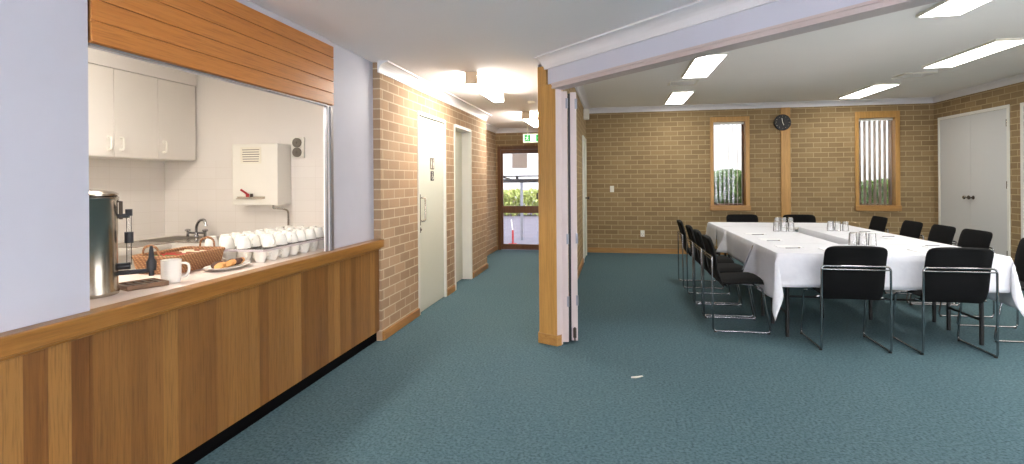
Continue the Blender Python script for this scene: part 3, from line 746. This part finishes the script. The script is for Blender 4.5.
# biscuit plate
pl = thing('plate', 'oval white plate of biscuits at front of the counter', 'plate', (-2.19, 2.745, CZ), math.radians(0))
S = Matrix.Diagonal((.74, 1.22, 1, 1))
MB().lathe([(.07, 0), (.08, .003), (.125, .018), (.13, .021), (.124, .022), (.078, .008), (.001, .007)], n=40, mat=S).build('dish', 'porcelain', pl)
rr = random.Random(2); n = 0
for k in range(11):
    yy = -.10 + .02 * k; dark = k in (2, 3, 7, 8, 9)
    b = MB().lathe([(.024, 0), (.027, .003), (.027, .008), (.023, .011)], n=16, mat=Matrix.Rotation(math.radians(38), 4, 'X'))
    o = b.build('biscuit', 'choc' if dark else 'trouble', None, 0, loc=(-2.19 + rr.uniform(-.03, .03), 2.745 + yy, CZ + .026))
    tag(o, ('dark chocolate biscuit, %s from the left on the oval plate' if dark else 'golden biscuit, %s from the left on the oval plate') % ['first', 'second', 'third', 'fourth', 'fifth', 'sixth', 'seventh', 'eighth', 'ninth', 'tenth', 'last'][k], 'biscuit', 'dark biscuits on the plate' if dark else 'golden biscuits on the plate')
# cups, two tiers with a clear tray between
cp = thing('coffee_cup', 'white cup in front row under the clear tray', 'cup', (0, 0, 0))
def cup_prof(): return [(.026, 0), (.027, .005), (.034, .02), (.040, .045), (.0415, .072), (.039, .072), (.037, .045), (.031, .022), (.02, .009), (.001, .008)]
MB().lathe(cup_prof(), n=24).build('body', 'porcelain', cp)
MB().tube([(.038, 0, .058), (.062, 0, .056), (.063, 0, .034), (.036, 0, .022)], .0045, 8, .016).build('handle', 'porcelain', cp)
dm = thing('upturned_cup', 'white upturned cup stacked on the clear tray', 'cup', (0, 0, 0))
MB().lathe([(.0415, 0), (.0405, .02), (.036, .045), (.028, .062), (.027, .070), (.022, .072), (.020, .069), (.001, .068)], n=24).build('body', 'porcelain', dm)
MB().tube([(.037, 0, .014), (.062, 0, .016), (.063, 0, .038), (.034, 0, .05)], .0045, 8, .016).build('handle', 'porcelain', dm)
usedc = [0, 0]
def put(proto, i, x, y, z, rz, label, grp):
    if usedc[i]: dup(proto, (x, y, z), rz, label, grp)
    else: usedc[i] = 1; proto.location = (x, y, z); proto.rotation_euler = (0, 0, rz); tag(proto, label, group=grp)
rr = random.Random(4)
TX0, TX1, TY0, TY1 = -2.56, -2.10, 2.93, 3.86
ORD = ['first', 'second', 'third', 'fourth', 'fifth', 'sixth', 'seventh', 'eighth', 'ninth', 'tenth', 'last']; ROWN = ['front', 'second', 'third', 'back']
rows = [-2.155, -2.265, -2.375, -2.485]
for i, x in enumerate(rows):
    for k in range(8):
        y = 2.99 + k * .115
        put(cp, 0, x + rr.uniform(-.006, .006), y, CZ, rr.uniform(0, 6.28), 'white cup under the clear tray, %s from the left in the %s row' % (ORD[k], ROWN[i]), 'cups under the clear tray')
        if not (i == 0 and k in (0,)):
            put(dm, 1, x - .02 + rr.uniform(-.008, .008), y + .01 + rr.uniform(-.01, .01), CZ + .084, rr.uniform(0, 6.28), 'white upturned cup on the clear tray, %s from the left in the %s row' % (ORD[k], ROWN[i]), 'upturned cups on the clear tray')
for k in range(4):
    put(dm, 1, -2.617, 2.95 + .10 * k, CZ, PI + rr.uniform(-.3, .3), 'white upturned cup on worktop behind the clear tray, %s from the left' % ORD[k], 'upturned cups behind the basket')
ty = thing('clear_tray', 'clear acrylic tray lying across the cups', 'tray', (-2.33, 3.395, CZ + .0725), 0)
MB().box(-.235, .235, -.47, .47, 0, .004).build('base', 'acrylic', ty)
MB().box(-.238, -.232, -.473, .473, 0, .012).box(.232, .238, -.473, .473, 0, .012).box(-.232, .232, -.473, -.467, 0, .012).box(-.232, .232, .467, .473, 0, .012).build('rim', 'panel_grey', ty)

# ------------------------------------------------------------------ meeting table
TX = (1.33, 3.03); TYY = (4.87, 8.25); TZ = .735
def trestle(x0, x1, y0, y1, label, legs):
    r = thing('folding_table', label, 'table', ((x0 + x1) / 2, (y0 + y1) / 2, 0), group='folding tables under the cloths')
    a, b = (x1 - x0) / 2, (y1 - y0) / 2
    MB().box(-a, a, -b, b, TZ - .032, TZ - .004).build('tabletop', 'kit_white', r, .004)
    la, lb = legs
    for sx in (-1, 1):
        for sy in (-1, 1):
            MB().tube([(sx * la, sy * lb, 0), (sx * la, sy * lb, TZ - .034)], .016, 10).build('leg', 'dark', r)
    if a > b:
        for sx in (-1, 1):
            MB().tube([(sx * la, -lb, .2), (sx * la, lb, .2)], .01, 8).tube([(sx * la, 0, .42), (sx * (la - .35), 0, TZ - .04)], .009, 8).tube([(sx * la, -lb, .42), (sx * la, lb, .42)], .01, 8).build('brace', 'dark', r)
    else:
        for sy in (-1, 1):
            MB().tube([(-la, sy * lb, .2), (la, sy * lb, .2)], .01, 8).tube([(0, sy * lb, .42), (0, sy * (lb - .35), TZ - .04)], .009, 8).tube([(-la, sy * lb, .42), (la, sy * lb, .42)], .01, 8).build('brace', 'dark', r)
trestle(TX[0] + .01, TX[1] - .01, TYY[0] + .01, 5.58, 'folding table with black legs at near end of the conference setting', (.73, .22))
trestle(TX[0] + .01, 2.07, 5.60, 7.48, 'folding table with black legs along the left run', (.27, .80))
trestle(2.33, TX[1] - .01, 5.60, 7.48, 'folding table with black legs along the right run', (.27, .80))
trestle(TX[0] + .01, TX[1] - .01, 7.50, TYY[1] - .01, 'folding table with black legs at far end by the back wall', (.73, .22))

def drape(x0, x1, y0, y1, L, label, seed, zt=TZ, st=.03, ridges=()):
    """rectangular cloth over a rectangular top; L = overhang (left, right, near, far)"""
    rr = random.Random(seed); ph = [rr.uniform(0, 6.28) for _ in range(8)]
    def axis(a, b, la, lb):
        n1 = max(2, int(round((b - a) / .03))); out = []
        if la:
            m = max(6, int(la / st)); out += [a - la + la * i / m for i in range(m)]
        out += [a + (b - a) * i / n1 for i in range(n1 + 1)]
        if lb:
            m = max(6, int(lb / st)); out += [b + lb * (i + 1) / m for i in range(m)]
        return out
    X = axis(x0, x1, L[0], L[1]); Y = axis(y0, y1, L[2], L[3]); rows = []
    e = .012
    for y in Y:
        row = []
        for x in X:
            dx = min(0, x - x0) + max(0, x - x1); dy = min(0, y - y0) + max(0, y - y1)
            bx, by = min(max(x, x0), x1), min(max(y, y0), y1)
            ax, ay = abs(dx), abs(dy); sx = (dx > 0) - (dx < 0); sy = (dy > 0) - (dy < 0)
            if ax == 0 and ay == 0:
                z = zt + .0008 * math.sin(x * 11 + ph[0]) * math.sin(y * 9 + ph[1]); row.append((x, y, z)); continue
            if ax and ay:
                r = math.hypot(ax, ay); f = math.atan2(ay, ax); s2 = math.sin(2 * f)
                out = .30 * r * s2 ** 1.3
                q = min(1, r / .3)
                r *= 1 + .13 * s2; px = bx + sx * (e * math.cos(f) +   .20 * r * s2 * math.cos(f) - .26 * r * s2 * math.sin(f) ** 2); py = by + sy * (e * math.sin(f) + .24 * r * s2)
                z = zt - r * .975
                row.append((px, py, z)); continue
            d = ax or ay; k = d / .29; u = y if ax else x
            wv = .012 * k * (math.sin(u * 9 + ph[2 if ax else 3]) + .6 * math.sin(u * 21 + ph[4 if ax else 5])) + .012 * k
            if ax and sx < 0:
                for u0, amp in ridges:
                    wd = .02 + .13 * d; q = (u - u0) / wd
                    wv += amp * d * math.exp(-q * q) if abs(q) < 3 else 0
            o = e * (1 - math.exp(-d / .012)) + max(0, wv) * .9
            z = zt - d + .008 * (1 - math.exp(-d / .012))
            row.append((bx + sx * o, by + sy * o, z))
        rows.append(row)
    o = MB().grid(rows).build('tablecloth', 'cloth')
    s = o.modifiers.new('thick', 'SOLIDIFY'); s.thickness = .0016; s.offset = 1
    return tag(o, label, 'tablecloth', 'white tablecloths on the conference tables')
drape(TX[0], TX[1], TYY[0], 5.585, (.40, .40, .285, 0), 'white tablecloth at near end with long hanging corners', 1, ridges=((5.56, .40),))
drape(TX[0], 2.08, 5.59, 7.49, (.27, .26, .0, .0), 'white tablecloth over the left run of tables', 2, ridges=((5.60, .40), (6.93, .45)))
drape(2.32, TX[1], 5.59, 7.49, (.26, .26, 0, 0), 'white tablecloth over the right run of tables', 3)
drape(TX[0], TX[1], 7.495, TYY[1], (.27, .27, 0, .26), 'white tablecloth at far end nearest the back wall', 4)
# glasses
gl = thing('tumbler', 'x', 'glass', (0, 0, 0))
MB().lathe([(.036, 0), (.0355, .004), (.030, .108), (.0285, .112), (.001, .112)], n=20).build('body', 'tumbler', gl)
used = [0]
spots = []
for gx, gy, n, nm in ((2.17, 7.62, 4, 'upturned tumbler in the far left cluster by the timber strip'), (1.95, 6.85, 4, 'upturned tumbler in the left run cluster, nearer than the far cluster'), (2.58, 6.98, 4, 'upturned tumbler in the right run cluster behind the nearest cluster'), (2.24, 5.50, 5, 'upturned tumbler in the nearest cluster behind the left front chair')):
    for k in range(n):
        x = gx + (k % 3 - 1) * .082 + (.04 if k >= 3 else 0); y = gy + (k // 3) * .085
        lb = ['leftmost', 'middle', 'right hand', 'rear left', 'rear right'][k] + ' ' + nm; gn = 'tumblers ' + nm.split('tumbler ')[1]
        if used[0]: dup(gl, (x, y, TZ + .0035), 0, lb, gn)
        else: used[0] = 1; gl.location = (x, y, TZ + .0035); tag(gl, lb, group=gn)
# notepads and pens
def pad(x, y, rz, where):
    r = thing('notepad', 'white notepad on the tablecloth ' + where, 'notepad', (x, y, TZ + .0035), rz)
    MB().box(-.074, .074, -.105, .105, 0, .004).build('pages', 'paper_white', r); MB().box(-.074, .074, .093, .105, .004, .0055).build('binding', 'paper_white', r)
    p = thing('pen', 'dark pen lying beside the notepad ' + where, 'pen', (x + .11 * math.cos(rz), y + .11 * math.sin(rz), TZ + .008), rz + .3)
    MB().tube([(0, -.065, 0), (0, .05, 0)], .0042, 8).build('barrel', 'alu', p); MB().tube([(0, .05, 0), (0, .07, 0)], .0046, 8).build('cap', 'ink', p)
for i, yy in enumerate((5.3, 5.9, 6.5)): pad(1.55, yy, -PI / 2, ('before the nearest left chair', 'before the second left chair', 'before the third left chair')[i])
for i, yy in enumerate((5.4, 6.2, 6.75)): pad(2.82, yy, PI / 2, ('before the nearest right chair', 'before the second right chair', 'before the third right chair')[i])
pad(1.84, 5.12, 0, 'before the left front chair'); pad(2.55, 5.12, 0, 'before the right front chair')

# ------------------------------------------------------------------ chairs
def make_chair(mat, label):
    r = thing('conference_chair', label, 'chair', (0, 0, 0), group='black sled base chairs around the table')
    hw = .245
    # seat cushion: faces +y
    def shell(path, t, w0, w1, crown, name):
        rows_f, rows_b = [], []
        n = len(path)
        for i, (y, z) in enumerate(path):
            a = path[max(0, i - 1)]; b = path[min(n - 1, i + 1)]
            d = Vector((b[0] - a[0], b[1] - a[1])).normalized(); nr = Vector((-d.y, d.x))
            u = i / (n - 1); w = w0 + (w1 - w0) * u
            if i == 0: w *= .93
            top = {1: .70, 2: .84, 3: .925, 4: .975} if name == 'backrest' else {1: .90, 2: .97}
            w *= top.get(n - i, 1)
            tt = t * (.35 if i in (0, n - 1) else .9 if i in (1, n - 2) else 1)
            rf, rb = [], []
            for k in range(11):
                q = -1 + 2 * k / 10; x = q * w; e = math.sqrt(max(0, 1 - abs(q) ** 6)) * tt / 2 + .003
                c = crown * (1 - q * q)
                rf.append((x, y + nr.x * (e - c), z + nr.y * (e - c))); rb.append((x, y - nr.x * (e + c), z - nr.y * (e + c)))
            rows_f.append(rf); rows_b.append(rb)
        vs = []; ring = []
        for rf, rb in zip(rows_f, rows_b): ring.append(rf + rb[::-1])
        m = MB(); k = len(ring[0]); vs = [p for g in ring for p in g]
        m.add(vs, [(i * k + j, i * k + (j + 1) % k, (i + 1) * k + (j + 1) % k, (i + 1) * k + j) for i in range(n - 1) for j in range(k)] + [list(range(k))[::-1], [(n - 1) * k + j for j in range(k)]], True)
        return m.build(name, mat, r)
    shell([(.195, .425), (.185, .437), (.15, .445), (.05, .442), (-.05, .436), (-.125, .432), (-.165, .44)], .046, .225, .225, .006, 'seat')
    shell([(-.138, .392), (-.156, .425), (-.188, .50), (-.200, .57), (-.213, .66), (-.232, .735), (-.244, .772), (-.252, .797), (-.257, .812), (-.260, .822), (-.261, .826)], .036, .222, .226, .010, 'backrest')
    # chrome frame
    for s in (-1, 1):
        MB().tube([(s * .05, .13, .408), (s * hw, .13, .408), (s * hw, .172, .395), (s * (hw + .003), .24, .011), (s * (hw + .003), -.24, .011), (s * hw, -.246, .672), (s * .1, -.250, .672)], .0082, 8, .035).build('leg', 'chrome', r)
        MB().lathe([(.013, 0), (.013, .012)], (s * (hw + .003), -.22, 0), n=10).build('glide', 'dark', r)
        MB().lathe([(.013, 0), (.013, .012)], (s * (hw + .003), .22, 0), n=10).build('glide', 'dark', r)
    MB().tube([(-.11, -.250, .672), (.11, -.250, .672)], .0082, 8).tube([(-hw, -.248, .645), (hw, -.248, .645)], .006, 8).build('back_rail', 'chrome', r)
    MB().tube([(-.06, .13, .408), (.06, .13, .408)], .0082, 8).tube([(-hw, -.12, .405), (hw, -.12, .405)], .0085, 8).build('seat_rail', 'chrome', r)
    return r
ch = make_chair('fabric_black', 'x')
CH = [(1.842, 4.885, 0, 'black sled chair with its back to the viewer, left of the front pair'),
      (2.555, 4.885, 0, 'black sled chair with its back to the viewer, right of the front pair'),
      (1.09, 5.305, -90, 'black sled chair nearest the viewer on the left side of the table'),
      (1.085, 5.875, -90, 'black sled chair second nearest on the left side of the table'),
      (1.08, 6.45, -90, 'black sled chair third nearest on the left side of the table'),
      (1.07, 7.27, -90, 'black sled chair farthest along the left side of the table'),
      (1.87, 8.36, 180, 'black chair at far end of table, below the left window'),
      (2.66, 8.36, 180, 'black chair at far end of table, behind the tumblers by the timber strip'),
      (3.30, 5.36, 90, 'dark chair cut off by the right photo edge, nearest on the right side'),
      (3.33, 6.22, 92, 'black chair second nearest on right side, before the right leaf of the double doors'),
      (3.33, 6.79, 90, 'black chair third nearest on right side, before the left leaf of the double doors'),
      (3.33, 7.42, 90, 'black chair on right side just left of the double doors'),
      (3.33, 8.26, 90, 'black chair farthest along right side, below the right window')]
for i, (x, y, a, lb) in enumerate(CH):
    if i == 0: ch.location = (x, y, 0); ch.rotation_euler = (0, 0, math.radians(a)); ch['label'] = lb
    else: dup(ch, (x, y, 0), math.radians(a), lb)

# small white tag on the carpet
fl = MB().prism([(-.045, -.012), (-.01, -.016), (.045, .008), (.04, .02), (.0, .012), (-.04, .004)], 0, .004).build('paper_scrap', 'white_plastic', None, 0, loc=(.14, 3.81, .0005)); fl.rotation_euler = (0, 0, .25)
tag(fl, 'small white scrap of paper lying on the open teal carpet', 'scrap')

# ------------------------------------------------------------------ outside
struct('ground', MB().box(-16, 14, 10.56, 40, -.15, -.05), 'paving', 'pale paving outside the exit door and windows', 'ground')
def foliage(name, label, cat, x0, x1, y0, y1, z0, z1, n, size, mat, seed):
    rr = random.Random(seed); m = MB()
    for _ in range(n):
        x, y, z = rr.uniform(x0, x1), rr.uniform(y0, y1), z0 + (z1 - z0) * rr.random() ** .75
        z += .03 * math.sin(x * 9) * (z > z1 - .2)
        a, b, c = rr.uniform(0, 6.28), rr.uniform(-.9, .9), rr.uniform(0, 6.28); s = size * rr.uniform(.6, 1.2)
        T = Matrix.Translation((x, y, z)) @ Matrix.Rotation(a, 4, 'Z') @ Matrix.Rotation(b, 4, 'X') @ Matrix.Rotation(c, 4, 'Y')
        m.add([(-s, 0, 0), (0, -.4 * s, .1 * s), (s, 0, 0), (0, .4 * s, .1 * s)], [(0, 1, 2, 3)], False, T)
    r = thing(name, label, cat, ((x0 + x1) / 2, (y0 + y1) / 2, -.05))
    o = m.build('leaves', mat, r); o.location = -Vector(r.location)
    st = MB(); k = int((x1 - x0) / .35) + 1
    for i in range(k): st.tube([(x0 + .15 + i * .35 - r.location.x, 0, 0), (x0 + .17 + i * .35 - r.location.x, .02, (z1 - z0) * .7)], .015, 6)
    st.build('stems', 'wood_dark', r)
foliage('hedge', 'clipped green hedge outside the window left of the clock', 'hedge', 1.2, 3.6, 11.1, 11.9, -.05, 1.52, 13000, .06, 'leaf', 1)
foliage('hedge', 'hedge outside the blind covered right window', 'hedge', 4.2, 6.8, 11.1, 11.9, -.05, 1.3, 11000, .06, 'leaf', 2)
foliage('shrub', 'pale yellow green shrub outside the glazed exit door', 'shrub', -7.0, -2.0, 21, 22, -.05, .98, 5200, .10, 'leaf_pale', 3)
tag(MB().box(-18, 16, 26, 26.2, -.05, 8).build('garden_wall', 'outside_white'), 'tall white rendered wall across the garden', 'garden wall', kind='structure')
tag(MB().box(.8, 9, 13.0, 13.2, -.05, 4.5).build('garden_wall', 'outside_white'), 'white rendered wall behind the hedge', 'garden wall', kind='structure')
rl = thing('outdoor_handrail', 'dark outdoor rail seen through the upper exit door glass', 'handrail', (-3.6, 12.6, -.05))
MB().box(0, 2.6, -.08, .08, 1.36, 1.45).build('rail', 'black_plastic', rl, .01)
MB().box(.9, 2.6, -.06, .0, 1.50, 1.53).box(1.3, 1.36, -.06, 0, 1.45, 1.5).box(2.2, 2.26, -.06, 0, 1.45, 1.5).tube([(.9, -.03, 1.52), (1.3, -.03, 1.40)], .02, 6).build('upper_rail', 'dark', rl)
for x in (.1, 1.4, 2.5): MB().box(x, x + .06, -.03, .03, 0, 1.42).build('post', 'alu', rl)
st = thing('marker_stake', 'small red and white stake outside the lower exit door glass', 'stake', (-2.22, 11.7, -.05))
MB().tube([(-.03, .0, .55), (0, 0, .3)], .012, 8).build('pole', 'outside_white', st); MB().tube([(0, 0, 0), (0, 0, .32)], .02, 8).box(-.09, .09, -.02, .02, .0, .03).build('base', 'red', st)

# ------------------------------------------------------------------ light
w = bpy.data.worlds.new('sky'); SC.world = w; w.use_nodes = True
bg = w.node_tree.nodes['Background']; bg.inputs[0].default_value = (.80, .88, 1.0, 1); bg.inputs[1].default_value = 1.9
def lamp(name, typ, loc, rot, energy, col, **kw):
    d = bpy.data.lights.new(name, typ); d.energy = energy; d.color = col
    for k, v in kw.items(): setattr(d, k, v)
    o = bpy.data.objects.new(name, d); COL.objects.link(o); o.location = loc; o.rotation_euler = rot; return o
lamp('sun', 'SUN', (8, 8, 20), (math.radians(38), 0, math.radians(62)), 2.6, (1, .95, .88), angle=.02)
for i, rw in enumerate(RW):   # fill lamps added at the unseen hall windows to brighten hall and ceiling
    lamp('window_daylight', 'AREA', ((rw[0] + rw[1]) / 2, -3.02, 1.3), (math.radians(-90), 0, 0), 720, (1.0, .955, .96), shape='RECTANGLE', size=3.0, size_y=1.9)

lamp('window_daylight', 'AREA', (XR - .03, (WR[0] + WR[1]) / 2, 1.4), (math.radians(-90), 0, math.radians(-90)), 26, (1.0, .97, .93), shape='RECTANGLE', size=2.9, size_y=1.7)  # fill lamp added at the unseen right wall opening

# ------------------------------------------------------------------ camera
cam = bpy.data.cameras.new('camera'); co = bpy.data.objects.new('camera', cam); COL.objects.link(co)
F_PX, CX, HY, YAW, ROLL = 540.06, 512.0, 180.63, .18826, -.00747
cam.sensor_fit = 'HORIZONTAL'; cam.sensor_width = 36.0; cam.lens = 36.0 * F_PX / 1024
cam.shift_y = -(232.0 - HY) / 1024 
cam.clip_start = .05; cam.clip_end = 200
co.matrix_world = Matrix.Translation((0, 0, 1.36)) @ Matrix.Rotation(YAW, 4, 'Z') @ Matrix.Rotation(PI / 2, 4, 'X') @ Matrix.Rotation(ROLL, 4, 'Z')
SC.camera = co
SC.view_settings.view_transform = 'Standard'; SC.view_settings.look = 'None'; SC.view_settings.gamma = 1.0; SC.view_settings.use_curve_mapping = False
SC.view_settings.exposure = 0.95
